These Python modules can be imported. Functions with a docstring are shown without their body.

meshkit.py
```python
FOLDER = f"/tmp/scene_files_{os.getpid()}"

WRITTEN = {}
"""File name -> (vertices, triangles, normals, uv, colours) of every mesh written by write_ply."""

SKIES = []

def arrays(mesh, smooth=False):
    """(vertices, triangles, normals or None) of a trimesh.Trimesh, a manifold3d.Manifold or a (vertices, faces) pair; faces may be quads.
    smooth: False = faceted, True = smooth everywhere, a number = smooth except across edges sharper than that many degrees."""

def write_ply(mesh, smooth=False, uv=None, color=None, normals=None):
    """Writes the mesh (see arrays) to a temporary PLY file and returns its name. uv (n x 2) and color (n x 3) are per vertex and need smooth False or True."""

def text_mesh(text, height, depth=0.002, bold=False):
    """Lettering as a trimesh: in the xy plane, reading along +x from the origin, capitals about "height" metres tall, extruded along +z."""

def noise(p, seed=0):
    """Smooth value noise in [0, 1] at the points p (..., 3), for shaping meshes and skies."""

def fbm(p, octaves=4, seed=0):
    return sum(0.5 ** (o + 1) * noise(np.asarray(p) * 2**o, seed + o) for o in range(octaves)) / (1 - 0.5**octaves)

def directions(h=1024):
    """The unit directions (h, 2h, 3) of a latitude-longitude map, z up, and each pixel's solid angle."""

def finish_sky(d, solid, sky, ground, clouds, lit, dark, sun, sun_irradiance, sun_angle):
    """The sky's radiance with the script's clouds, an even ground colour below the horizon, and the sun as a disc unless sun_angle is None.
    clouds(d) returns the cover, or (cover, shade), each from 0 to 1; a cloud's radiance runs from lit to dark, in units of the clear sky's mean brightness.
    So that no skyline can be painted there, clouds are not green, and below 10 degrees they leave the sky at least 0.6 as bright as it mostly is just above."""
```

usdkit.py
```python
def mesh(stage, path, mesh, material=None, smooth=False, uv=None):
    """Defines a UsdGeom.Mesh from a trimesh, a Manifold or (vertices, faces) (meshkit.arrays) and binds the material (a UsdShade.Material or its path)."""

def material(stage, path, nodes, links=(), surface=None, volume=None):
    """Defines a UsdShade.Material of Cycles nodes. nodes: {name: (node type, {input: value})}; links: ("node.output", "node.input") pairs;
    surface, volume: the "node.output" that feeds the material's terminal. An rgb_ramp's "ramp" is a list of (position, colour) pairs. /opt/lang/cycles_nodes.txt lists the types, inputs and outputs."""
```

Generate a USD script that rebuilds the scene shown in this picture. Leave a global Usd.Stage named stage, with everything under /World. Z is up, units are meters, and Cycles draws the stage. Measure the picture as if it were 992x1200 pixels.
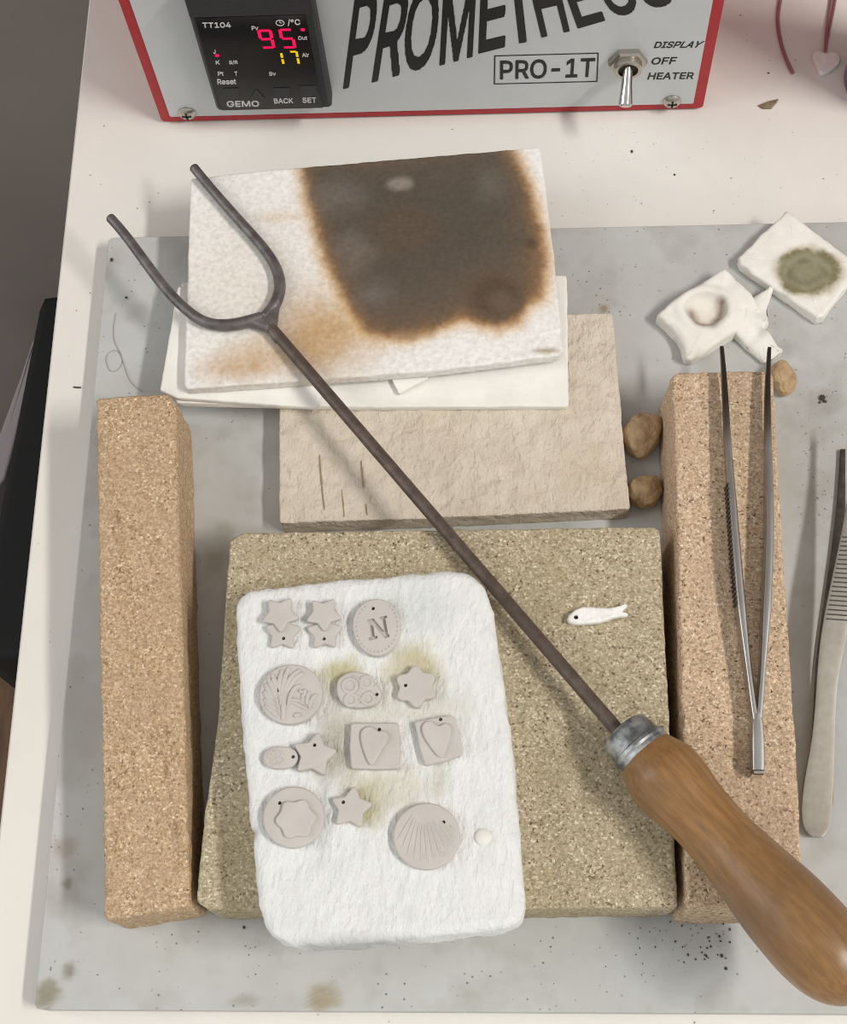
import math, random
import numpy as np
import trimesh, manifold3d as m3
from shapely.geometry import Polygon, Point, LineString
from shapely import affinity
from pxr import Usd, UsdGeom, UsdLux, UsdShade, Gf, Sdf, Vt
import usdkit, meshkit
from meshkit import fbm, noise

rng = np.random.default_rng(7)
random.seed(7)
stage = Usd.Stage.CreateInMemory()
UsdGeom.SetStageUpAxis(stage, UsdGeom.Tokens.z)
UsdGeom.SetStageMetersPerUnit(stage, 1.0)
world = UsdGeom.Xform.Define(stage, '/World')
stage.SetDefaultPrim(world.GetPrim())
UsdGeom.Scope.Define(stage, '/World/Looks')

# ------------------------------------------------------------------ camera (lengths below in mm)
def rot(pitch, roll, yaw):
    c, s = math.cos, math.sin
    X = np.array([[1, 0, 0], [0, c(pitch), -s(pitch)], [0, s(pitch), c(pitch)]])
    Z = np.array([[c(roll), -s(roll), 0], [s(roll), c(roll), 0], [0, 0, 1]])
    Y = np.array([[c(yaw), -s(yaw), 0], [s(yaw), c(yaw), 0], [0, 0, 1]])
    return Y @ X @ Z
FPX = 1749.2                                   # focal length in pixels of the 992 x 1200 frame
RM = rot(0.369537616, -0.144277362, 0.142197371)
EYE = np.array([30.52, -213.19, 556.02])
cam = UsdGeom.Camera.Define(stage, '/World/camera')
M = np.eye(4); M[:3, :3] = RM.T; M[3, :3] = EYE * .001
cam.AddTransformOp().Set(Gf.Matrix4d(*M.ravel().tolist()))
cam.CreateHorizontalApertureAttr(36.0); cam.CreateVerticalApertureAttr(36.0 * 1200 / 992)
cam.CreateFocalLengthAttr(36.0 * FPX / 992)
cam.CreateClippingRangeAttr(Gf.Vec2f(.01, 50))
cam.GetPrim().CreateAttribute('exposure', Sdf.ValueTypeNames.Float).Set(-0.2)

# ------------------------------------------------------------------ light: even room light and one ceiling lamp to the upper right
def lin(r, g, b):
    f = lambda c: c / 12.92 if c <= .04045 else ((c + .055) / 1.055) ** 2.4
    return (f(r / 255), f(g / 255), f(b / 255))
dome = UsdLux.DomeLight.Define(stage, '/World/room_light')
dome.CreateColorAttr(Gf.Vec3f(1.0, .988, .97)); dome.CreateIntensityAttr(0.21)
lamp = UsdLux.RectLight.Define(stage, '/World/ceiling_lamp')      # a long lamp strip: shadows sharp across it, soft along it
lamp.CreateWidthAttr(.15); lamp.CreateHeightAttr(1.0); lamp.CreateColorAttr(Gf.Vec3f(1.0, .955, .89)); lamp.CreateIntensityAttr(124.0)
LP = np.array([1.72, -.62, 2.25]); LT = np.array([.0, 0., .0])
lamp2 = UsdLux.RectLight.Define(stage, '/World/unseen_left_light')   # broad soft light out of view at left, placed to lighten the kiln's shade
lamp2.CreateWidthAttr(1.3); lamp2.CreateHeightAttr(1.3); lamp2.CreateColorAttr(Gf.Vec3f(1.0, .99, .975)); lamp2.CreateIntensityAttr(3.3)
def look(p, t):
    z = (p - t) / np.linalg.norm(p - t); x = np.cross([0, 1, 0], z); x /= np.linalg.norm(x); y = np.cross(z, x)
    m = np.eye(4); m[0, :3], m[1, :3], m[2, :3], m[3, :3] = x, y, z, p
    return Gf.Matrix4d(*m.ravel().tolist())
lamp.AddTransformOp().Set(look(LP, LT))
lamp2.AddTransformOp().Set(look(np.array([-1.5, .15, 1.15]), LT))

# where the measured photo point (x, y) lies in the room, on the level z / on the upright plane y = const (mm)
def P(x, y, z=0.0):
    d = RM @ np.array([(x - 496) / FPX, -(y - 600) / FPX, -1.0]); t = (z - EYE[2]) / d[2]
    return EYE[:2] + d[:2] * t
def P3(x, y, z=0.0):
    return np.array([*P(x, y, z), z])
def Q(x, y, Y):
    d = RM @ np.array([(x - 496) / FPX, -(y - 600) / FPX, -1.0]); t = (Y - EYE[1]) / d[1]
    return EYE + d * t
def PS(pts, z):
    return np.array([P(x, y, z) for x, y in pts])

# ------------------------------------------------------------------ materials
def mat(name, nodes, links, surface='p.BSDF'):
    return usdkit.material(stage, '/World/Looks/' + name, nodes, links, surface=surface)
def plain(name, rgb, rough=.5, metal=0.0, **k):
    return mat(name, {'p': ('principled_bsdf', {'base_color': lin(*rgb), 'roughness': rough, 'metallic': metal, **k})}, [])
def mottled(name, a, b, scale, rough=.5, metal=0.0, bump=0.0, bscale=None, detail=6, lo=.3, hi=.7, stretch=(1, 1, 1), specks=None, attr=None, bump_dist=.001, extra=None, rotz=0.0, **k):
    """Two colours mixed by noise of feature size 1/scale m, with a fine bump, optional dark specks and an optional stain colour per vertex."""
    N = {'g': ('geometry', {}), 'm': ('mapping', {'mapping_type': 'point', 'scale': stretch, 'rotation': (0, 0, rotz)}),
         'n': ('noise_texture', {'scale': scale, 'detail': detail, 'roughness': .6}),
         'r': ('rgb_ramp', {'ramp': [(lo, lin(*a)), (hi, lin(*b))]}),
         'p': ('principled_bsdf', {'roughness': rough, 'metallic': metal, **k})}
    L = [('g.position', 'm.vector'), ('m.vector', 'n.vector'), ('n.fac', 'r.fac')]
    col = 'r.color'
    if extra:                                     # a second, broader tint: (colour, scale, low, high, strength)
        c, s, l0, h0, st = extra
        N['n2'] = ('noise_texture', {'scale': s, 'detail': 4.0, 'roughness': .55}); N['r2'] = ('rgb_ramp', {'ramp': [(l0, (0, 0, 0)), (h0, (st, st, st))]})
        N['x2'] = ('mix_color', {'b': lin(*c)})
        L += [('g.position', 'n2.vector'), ('n2.fac', 'r2.fac'), ('r2.color', 'x2.fac'), (col, 'x2.a')]; col = 'x2.result'
    if specks:                                    # (colour, scale, size)
        c, s, sz = specks
        N['v'] = ('voronoi_texture', {'scale': s, 'feature': 'f1'}); N['rv'] = ('rgb_ramp', {'ramp': [(sz * .6, (1, 1, 1)), (sz, (0, 0, 0))]})
        N['wn'] = ('noise_texture', {'scale': s * .23, 'detail': 2.0}); N['rw'] = ('rgb_ramp', {'ramp': [(.52, (0, 0, 0)), (.62, (.9, .9, .9))]})
        N['mm'] = ('mix_color', {'blend_type': 'multiply', 'fac': 1.0}); N['x3'] = ('mix_color', {'b': lin(*c)})
        L += [('g.position', 'v.vector'), ('v.distance', 'rv.fac'), ('g.position', 'wn.vector'), ('wn.fac', 'rw.fac'), ('rv.color', 'mm.a'), ('rw.color', 'mm.b'), ('mm.result', 'x3.fac'), (col, 'x3.a')]; col = 'x3.result'
    if attr:
        N['at'] = ('attribute', {'attribute': attr}); N['xa'] = ('mix_color', {'blend_type': 'multiply', 'fac': 1.0})
        L += [('at.color', 'xa.a'), (col, 'xa.b')]; col = 'xa.result'
    L.append((col, 'p.base_color'))
    if bump:
        N['bn'] = ('noise_texture', {'scale': bscale or scale, 'detail': 5.0, 'roughness': .65}); N['b'] = ('bump', {'strength': bump, 'distance': bump_dist})
        L += [('m.vector', 'bn.vector'), ('bn.fac', 'b.height'), ('b.normal', 'p.normal')]
    return mat(name, N, L)

def grain(name, base, dark, light, scale, tint, tint_scale, bump=.8):
    """Insulating firebrick: pressed crumbs of several tones, pale flakes and dark pores."""
    b, d, l = (np.array(lin(*c)) for c in (base, dark, light))
    T_ = lambda c: tuple(float(x) for x in c)
    N = {'g': ('geometry', {}), 'd': ('noise_texture', {'scale': scale * 1.5, 'detail': 2.0}),
         'ad': ('vector_math', {'math_type': 'multiply_add', 'vector2': (.0016, .0016, .0016)}),
         'v': ('voronoi_texture', {'scale': scale, 'feature': 'f1', 'randomness': 1.0}), 'sep': ('separate_color', {}),
         'r': ('rgb_ramp', {'ramp': [(0, T_(d)), (.02, T_(d)), (.06, T_(.5 * d + .5 * b)), (.18, T_(b * .78)), (.5, T_(b)), (.78, T_(b * 1.16)), (.92, T_(.5 * b + .5 * l)), (.97, T_(l)), (1, T_(l))]}),
         'n3': ('noise_texture', {'scale': scale * .9, 'detail': 3.0, 'roughness': .6}), 'r3': ('rgb_ramp', {'ramp': [(.3, (.70, .69, .67)), (.5, (1, 1, 1)), (.7, (1.14, 1.14, 1.13))]}), 'x3': ('mix_color', {'blend_type': 'multiply', 'fac': 1.0}),
         'n2': ('noise_texture', {'scale': tint_scale, 'detail': 5.0, 'roughness': .6}), 'r2': ('rgb_ramp', {'ramp': [(.42, (0, 0, 0)), (.68, (.5, .5, .5))]}), 'x2': ('mix_color', {'b': lin(*tint)}),
         'b': ('bump', {'strength': bump, 'distance': .0006}), 'p': ('principled_bsdf', {'roughness': .9, 'specular_ior_level': .25})}
    L = [('g.position', 'd.vector'), ('d.color', 'ad.vector1'), ('g.position', 'ad.vector3'), ('ad.vector', 'v.vector'), ('v.color', 'sep.color'), ('sep.r', 'r.fac'),
         ('g.position', 'n2.vector'), ('n2.fac', 'r2.fac'), ('r2.color', 'x2.fac'), ('r.color', 'x2.a'),
         ('g.position', 'n3.vector'), ('n3.fac', 'r3.fac'), ('x2.result', 'x3.a'), ('r3.color', 'x3.b'), ('x3.result', 'p.base_color'), ('sep.g', 'b.height'), ('b.normal', 'p.normal')]
    return mat(name, N, L)

MT = {}
MT['table'] = mottled('table_white', (221, 218, 212), (229, 226, 220), 18, .42, extra=((208, 202, 193), 9, .5, .8, .45), specks=((130, 116, 104), 190, .09), bump=.05, bscale=500)
MT['tile'] = mottled('tile_grey', (177, 178, 175), (191, 193, 192), 22, .5, attr='stain', extra=((160, 158, 151), 55, .5, .74, .6), specks=((104, 101, 95), 330, .16), bump=.08, bscale=300)
MT['tile_edge'] = plain('tile_edge', (120, 116, 108), .7)
MT['brick_tan'] = grain('brick_tan', (196, 169, 136), (136, 106, 74), (236, 218, 190), 1500, (188, 162, 134), 50)
MT['brick_olive'] = grain('brick_olive', (186, 173, 146), (104, 88, 64), (234, 226, 204), 1450, (170, 158, 122), 35)
MT['brick_pink'] = grain('brick_pink', (206, 180, 150), (108, 82, 60), (240, 226, 204), 1400, (196, 170, 146), 35)
MT['slab'] = mottled('slab_beige', (206, 195, 177), (222, 212, 197), 110, .9, bump=1.0, bscale=170, bump_dist=.0032, stretch=(1.3, .8, 1), extra=((196, 176, 146), 30, .55, .8, .4))
MT['bead'] = plain('bead_white', (226, 225, 218), .8)
MT['score'] = plain('score_dark', (150, 132, 104), .9)
MT['fibre'] = mottled('fibre_white', (230, 232, 231), (241, 243, 242), 120, .95, bump=.9, bscale=380, bump_dist=.0016, attr='stain', stretch=(1.6, .8, 1))
MT['sheet'] = mottled('sheet_white', (226, 224, 218), (238, 237, 232), 80, .95, bump=.25, bscale=700, attr='stain')
MT['char'] = mottled('charred_sheet', (222, 221, 218), (250, 250, 249), 520, .95, bump=.4, bscale=600, attr='stain', lo=.25, hi=.62)
MT['iron'] = mottled('forged_iron', (84, 80, 80), (124, 120, 120), 160, .42, .45, bump=.25, bscale=500)
MT['ironshaft'] = mottled('rusted_iron', (80, 68, 61), (106, 95, 87), 220, .5, .35, bump=.25, bscale=600)
MT['wood'] = mat('handle_wood', {'g': ('geometry', {}), 'm': ('mapping', {'mapping_type': 'texture', 'rotation': (0, 0, -.862), 'scale': (9, 1, 1)}),
    'n': ('noise_texture', {'scale': 640.0, 'detail': 5.0, 'roughness': .6}), 'r': ('rgb_ramp', {'ramp': [(.3, lin(122, 88, 52)), (.7, lin(154, 115, 70))]}),
    'n2': ('noise_texture', {'scale': 28.0, 'detail': 4.0}), 'r2': ('rgb_ramp', {'ramp': [(.42, (0, 0, 0)), (.66, (.8, .8, .8))]}), 'x': ('mix_color', {'b': lin(114, 88, 62)}),
    'b': ('bump', {'strength': .12, 'distance': .0005}), 'p': ('principled_bsdf', {'roughness': .36})},
    [('g.position', 'm.vector'), ('m.vector', 'n.vector'), ('n.fac', 'r.fac'), ('g.position', 'n2.vector'), ('n2.fac', 'r2.fac'), ('r2.color', 'x.fac'), ('r.color', 'x.a'), ('x.result', 'p.base_color'), ('n.fac', 'b.height'), ('b.normal', 'p.normal')])
MT['zinc'] = mottled('zinc_ferrule', (98, 102, 104), (176, 180, 182), 170, .45, .6, bump=.2, lo=.38, hi=.62)
MT['clay'] = mottled('grey_clay', (188, 183, 177), (198, 193, 188), 90, .75, bump=.08, bscale=600)
MT['whiteclay'] = mottled('white_fired_clay', (232, 231, 228), (246, 245, 243), 300, .7, bump=.3, bscale=700)
MT['dark'] = plain('hole_dark', (48, 46, 42), .9)
MT['lump'] = mottled('clay_lump', (158, 130, 96), (196, 170, 134), 130, .8, bump=.4, bscale=350, extra=((120, 96, 66), 120, .55, .75, .6))
MT['steel'] = mottled('brushed_steel', (188, 187, 186), (204, 203, 202), 400, .24, 1.0, stretch=(3, .3, 1))
MT['satin'] = mottled('satin_steel', (146, 141, 133), (160, 155, 147), 300, .55, .7)
MT['darksteel'] = mottled('dark_steel', (80, 74, 70), (112, 106, 100), 200, .35, .9)
MT['tempered'] = mat('tempered_tip', {'g': ('geometry', {}), 's': ('separate_xyz', {}), 'mr': ('map_range', {'from_min': float(P(850, 530, 46)[1]) * .001, 'from_max': float(P(850, 470, 46)[1]) * .001, 'to_min': 0.0, 'to_max': 1.0, 'clamp': True}),
    'r': ('rgb_ramp', {'ramp': [(0, lin(188, 187, 186)), (.5, lin(120, 114, 110)), (1, lin(84, 78, 74))]}), 'p': ('principled_bsdf', {'roughness': .3, 'metallic': 1.0})},
    [('g.position', 's.vector'), ('s.y', 'mr.value'), ('mr.result', 'r.fac'), ('r.color', 'p.base_color')])
MT['groove'] = plain('groove_dark', (92, 88, 84), .5, .7)
MT['red'] = mottled('kiln_red', (164, 28, 38), (178, 34, 44), 300, .45)
MT['panel'] = mottled('kiln_grey_panel', (198, 202, 204), (202, 206, 208), 60, .38, .15)
MT['black'] = mottled('black_plastic', (26, 26, 28), (40, 40, 42), 900, .5, bump=.2, bscale=1500)
MT['screen'] = plain('screen_black', (20, 18, 19), .12)
MT['button'] = plain('button_black', (44, 44, 47), .45)
MT['print'] = plain('print_black', (18, 17, 18), .5)
MT['wprint'] = plain('print_white', (205, 205, 205), .5)
def glow(name, rgb, st):
    return mat(name, {'e': ('emission', {'color': lin(*rgb), 'strength': st})}, [], 'e.emission')
MT['ledred'] = glow('led_red', (255, 28, 92), 1.1)
MT['ledyellow'] = glow('led_yellow', (255, 214, 0), 1.0)
MT['chrome'] = plain('chrome', (205, 202, 196), .14, 1.0)
MT['nickel'] = plain('nickel', (186, 180, 170), .3, 1.0)
MT['brassdark'] = plain('switch_mouth', (60, 52, 44), .6, .4)
MT['cord'] = plain('mauve_cord', (156, 104, 106), .6)
MT['chip'] = mottled('dry_chip', (112, 94, 74), (150, 130, 104), 400, .8)
MT['jar'] = plain('plum_jar', (96, 66, 98), .25)
MT['jarlid'] = plain('pink_lid', (214, 120, 130), .4)
MT['crumb'] = plain('crumb_dark', (70, 64, 56), .9)
MT['wall'] = mottled('wall_grey', (140, 133, 128), (148, 141, 135), 10, .8)
MT['base'] = plain('baseboard_grey', (150, 143, 140), .6)
MT['floor'] = mottled('floor_brown', (92, 66, 44), (128, 94, 64), 25, .5, stretch=(8, 1, 1))
MT['blackbox'] = plain('black_box', (13, 13, 15), .75)
MT['lilac'] = plain('lilac_grey', (168, 160, 162), .6)
MT['thread'] = plain('thread_grey', (160, 155, 146), .8)
MT['legs'] = plain('table_leg_white', (200, 196, 190), .5)

# ------------------------------------------------------------------ scene helpers
USED = {}
def numbered(parent, name):
    k = (parent, name); n = USED.get(k, 0); USED[k] = n + 1
    return name if n == 0 else f'{name}_{n:03d}'
def vf(mesh):
    if isinstance(mesh, m3.Manifold):
        mm = mesh.to_mesh(); return np.asarray(mm.vert_properties[:, :3], float), np.asarray(mm.tri_verts, int)
    if isinstance(mesh, tuple):
        return np.asarray(mesh[0], float), np.asarray(mesh[1], int)
    return np.asarray(mesh.vertices, float), np.asarray(mesh.faces, int)
def put(path, v, f, m, smooth, color=None):
    pr = usdkit.mesh(stage, path, (v * .001, f), m, smooth=True if color is not None else smooth)
    if color is not None:
        UsdGeom.PrimvarsAPI(pr).CreatePrimvar('stain', Sdf.ValueTypeNames.Color3fArray, 'vertex').Set(Vt.Vec3fArray.FromNumpy(np.asarray(color, np.float32)))
    return pr
def meta(prim, **k):
    for a, b in k.items():
        if b: prim.SetCustomDataByKey(a, b)

class Thing:
    """One thing: parts are given in world mm; written under an Xform at the middle of its base."""
    def __init__(self, name, label, category, group=None, kind=None):
        self.name, self.k, self.parts = name, dict(label=label, category=category, group=group, kind=kind), []
    def part(self, name, mesh, m, sub=None, smooth=35, color=None, label=None, kind=None):
        v, f = vf(mesh); self.parts.append([name, v, f, m, sub, smooth, color, label, kind]); return len(self.parts) - 1
    def done(self):
        allv = np.concatenate([p[1] for p in self.parts]); lo, hi = allv.min(0), allv.max(0)
        base = np.array([(lo[0] + hi[0]) / 2, (lo[1] + hi[1]) / 2, lo[2]])
        path = '/World/' + numbered('', self.name)
        if len(self.parts) == 1:
            _, v, f, m, _, sm, col, _, _ = self.parts[0]
            pr = put(path, v - base, f, m, sm, col); x = UsdGeom.Xformable(pr); prim = pr.GetPrim()
        else:
            x = UsdGeom.Xform.Define(stage, path); prim = x.GetPrim(); paths = []
            for n, v, f, m, sub, sm, col, lab, kind in self.parts:
                par = path if sub is None else paths[sub]
                pp = par + '/' + numbered(par, n); paths.append(pp)
                q = put(pp, v - base, f, m, sm, col).GetPrim(); meta(q, label=lab, kind=kind)
        x.AddTranslateOp().Set(Gf.Vec3d(*(base * .001).tolist()))
        meta(prim, **self.k)
        return prim

def thing(name, mesh, m, label, category, group=None, smooth=35, color=None, kind=None):
    t = Thing(name, label, category, group, kind); t.part(name, mesh, m, smooth=smooth, color=color); return t.done()
def struct(name, mesh, m, label):
    v, f = vf(mesh); pr = put('/World/' + name, v, f, m, 30).GetPrim(); meta(pr, kind='structure', label=label, category=name.split('_')[0]); return pr

# ------------------------------------------------------------------ shape helpers (mm)
def ccw(p):
    p = np.asarray(p, float); a = np.sum(p[:, 0] * np.roll(p[:, 1], -1) - np.roll(p[:, 0], -1) * p[:, 1])
    return p if a > 0 else p[::-1]
def soften(p, r):
    """Rounded corners of radius r."""
    if r <= 0: return ccw(p)
    g = Polygon(p).buffer(-r).buffer(2 * r).buffer(-r)
    return ccw(np.array(g.exterior.coords)[:-1])
def resample(p, n):
    p = np.vstack([p, p[:1]]); d = np.r_[0, np.cumsum(np.linalg.norm(np.diff(p, axis=0), axis=1))]
    s = np.linspace(0, d[-1], n, endpoint=False); return np.stack([np.interp(s, d, p[:, i]) for i in (0, 1)], 1)
def spline(p, n=60, closed=False):
    from scipy.interpolate import splprep, splev
    p = np.asarray(p, float)
    if closed: p = np.vstack([p, p[:1]])
    tck, _ = splprep(p.T, s=0, per=closed, k=min(3, len(p) - 1)); u = np.linspace(0, 1, n, endpoint=not closed)
    return np.array(splev(u, tck)).T
def blob(out, z0, z1, r=1.0, rings=8, n=160, corner=1.0, side=3, rough=0.0, rfreq=.3, top=0.0, tfreq=.1, fn=None, flare=0.0, seed=1, keep=False, bot=.3):
    """A slab on the outline with rounded top edge, side rings and a top of rings that noise or fn(x, y, z) can lift."""
    o = ccw(out) if keep else resample(soften(out, corner), n); n = len(o)
    t = np.roll(o, -1, 0) - np.roll(o, 1, 0); t /= np.linalg.norm(t, axis=1, keepdims=True) + 1e-9
    nor = np.stack([t[:, 1], -t[:, 0]], 1); c = np.array(Polygon(o).centroid.coords[0])
    R, flags = [], []
    for s in (.5,): R.append((c + (o - c) * s, z0, 0))
    R.append((o + nor * (flare - bot), z0, 0)); R.append((o + nor * flare, z0 + bot, 1))
    for k in range(1, side): R.append((o + nor * flare * (1 - k / side), z0 + (z1 - r - z0) * k / side, 1))
    for k in range(5):
        a = k / 4 * math.pi / 2; R.append((o - nor * r * (1 - math.cos(a)), z1 - r * (1 - math.sin(a)), 1))
    e = o - nor * r
    for k in range(1, rings): R.append((c + (e - c) * (1 - k / rings), z1, 2))
    V = np.concatenate([np.c_[q, np.full(n, z)] for q, z, _ in R]); fl = np.repeat([x[2] for x in R], n)
    V = np.vstack([V, [c[0], c[1], z0], [c[0], c[1], z1]]); fl = np.r_[fl, 0, 2]
    if rough:
        d = (fbm(V * rfreq + 17.3 * seed, 4, seed) - .5) * 2 * rough; nn = np.vstack([np.tile(nor, (len(R), 1)), np.zeros((2, 2))])
        w = (fl == 1)[:, None]; V[:, :2] += nn * d[:, None] * w
    up = V[:, 2] > (z0 + z1) / 2
    if top: V[:, 2] += (fbm(V * [tfreq, tfreq, 0] + 5.1 * seed, 4, seed + 3) - .5) * 2 * top * up
    F = []
    i, j = np.meshgrid(np.arange(len(R) - 1), np.arange(n), indexing='ij'); j2 = (j + 1) % n
    q = np.stack([i * n + j, i * n + j2, (i + 1) * n + j2, (i + 1) * n + j], -1).reshape(-1, 4)
    F = np.vstack([q[:, [0, 1, 2]], q[:, [0, 2, 3]]]); a = np.arange(n); b = (a + 1) % n; L = (len(R) - 1) * n
    F = np.vstack([F, np.stack([np.full(n, len(V) - 2), b, a], 1), np.stack([L + a, L + b, np.full(n, len(V) - 1)], 1)])
    if fn is not None: V = fn(V, z0, z1)
    return V, F
def sweep(C, A, B, section):
    """Section polygon (k x 2) carried along centres C with half-axes A and B (vectors per centre)."""
    C, A, B = (np.asarray(x, float) for x in (C, A, B)); k = len(section); S = np.asarray(section, float)
    V = (C[:, None] + S[None, :, 0, None] * A[:, None] + S[None, :, 1, None] * B[:, None]).reshape(-1, 3); n = len(C)
    i, j = np.meshgrid(np.arange(n - 1), np.arange(k), indexing='ij'); j2 = (j + 1) % k
    q = np.stack([i * k + j, i * k + j2, (i + 1) * k + j2, (i + 1) * k + j], -1).reshape(-1, 4)
    F = np.vstack([q[:, [0, 1, 2]], q[:, [0, 2, 3]]]); a = np.arange(k); b = (a + 1) % k; V = np.vstack([V, C[0], C[-1]])
    F = np.vstack([F, np.stack([np.full(k, len(V) - 2), b, a], 1), np.stack([(n - 1) * k + a, (n - 1) * k + b, np.full(k, len(V) - 1)], 1)])
    m = trimesh.Trimesh(V, F, process=False)
    if m.volume < 0: F = F[:, ::-1]
    return V, F
def frames(C):
    C = np.asarray(C, float); t = np.gradient(C, axis=0); t /= np.linalg.norm(t, axis=1, keepdims=True)
    a = np.cross(t[0], [0, 0, 1.0]); a = a / np.linalg.norm(a) if np.linalg.norm(a) > 1e-6 else np.array([1., 0, 0]); A = []
    for x in t:
        a = a - x * (a @ x); a /= np.linalg.norm(a); A.append(a)
    A = np.array(A); return t, A, np.cross(t, A)
CIRC = lambda k: np.stack([np.cos(np.arange(k) * 2 * np.pi / k), np.sin(np.arange(k) * 2 * np.pi / k)], 1)
def tube(C, r, k=14, flat=1.0, capr=True):
    C = np.asarray(C, float); r = np.broadcast_to(np.asarray(r, float), (len(C),)).copy()
    t, A, B = frames(C)
    if capr:
        C = np.vstack([C[0] - t[0] * r[0] * .0, C[0] + t[0] * r[0] * .12, C[0] + t[0] * r[0] * .4, C[1:-1], C[-1] - t[-1] * r[-1] * .4, C[-1] - t[-1] * r[-1] * .12, C[-1]])
        A = np.vstack([A[0], A[0], A, A[-1], A[-1]]); B = np.vstack([B[0], B[0], B, B[-1], B[-1]])
        r = np.r_[r[0] * .55, r[0] * .85, r, r[-1] * .85, r[-1] * .55]
    return sweep(C, A * r[:, None], B * r[:, None] * flat, CIRC(k))
def lathe(p0, axis, prof, k=32):
    """prof: (distance along axis, radius)."""
    axis = np.asarray(axis, float); axis /= np.linalg.norm(axis); a = np.cross(axis, [0, 0, 1.0] if abs(axis[2]) < .9 else [1., 0, 0]); a /= np.linalg.norm(a); b = np.cross(axis, a)
    C = np.array([np.asarray(p0) + axis * s for s, _ in prof]); r = np.array([q for _, q in prof])[:, None]
    return sweep(C, r * a, r * b, CIRC(k))
def box(x0, x1, y0, y1, z0, z1, c=0.0):
    if c <= 0: return trimesh.creation.box(bounds=[[x0, y0, z0], [x1, y1, z1]])
    pts = []
    for sx, X in ((1, x0), (-1, x1)):
        for sy, Y in ((1, y0), (-1, y1)):
            for sz, Z in ((1, z0), (-1, z1)):
                pts += [[X + sx * c, Y + sy * c, Z], [X + sx * c, Y, Z + sz * c], [X, Y + sy * c, Z + sz * c]]
    return m3.Manifold.hull_points(np.array(pts))
def cat(*ms):
    V, F, n = [], [], 0
    for m in ms:
        v, f = vf(m); V.append(v); F.append(f + n); n += len(v)
    return np.vstack(V), np.vstack(F)
def mani(vf_):
    v, f = vf_; return m3.Manifold(m3.Mesh(np.asarray(v, np.float32), np.asarray(f, np.uint32)))
def prism(poly, z0, z1):
    g = poly if isinstance(poly, Polygon) else Polygon(poly)
    m = trimesh.creation.extrude_polygon(g, z1 - z0, engine='earcut'); m.apply_translation([0, 0, z0]); return m

# ------------------------------------------------------------------ setting
T = 10.0                                          # level of the grey tile's top above the table top
FZ = -690.0
WY = 335.0
struct('floor', box(-1600, 1600, -1500, WY, FZ - 40, FZ), MT['floor'], 'brown wooden floor far below beside the white table')
struct('wall_back', box(-1600, 1600, WY, WY + 60, FZ, 1900), MT['wall'], 'grey-brown painted wall behind the white table')
# table
TX = -158.2
t = Thing('work_table', 'white laminate work table with scattered dust and a bare left edge', 'table')
t.part('tabletop', box(TX, 900, -520, WY - 4, -22, 0, .8), MT['table'])
for x, y in ((TX + 60, -480), (TX + 60, WY - 60), (850, -480), (850, WY - 60)):
    t.part('leg', box(x - 20, x + 20, y - 20, y + 20, FZ, -22, 1.5), MT['legs'])
t.done()
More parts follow.
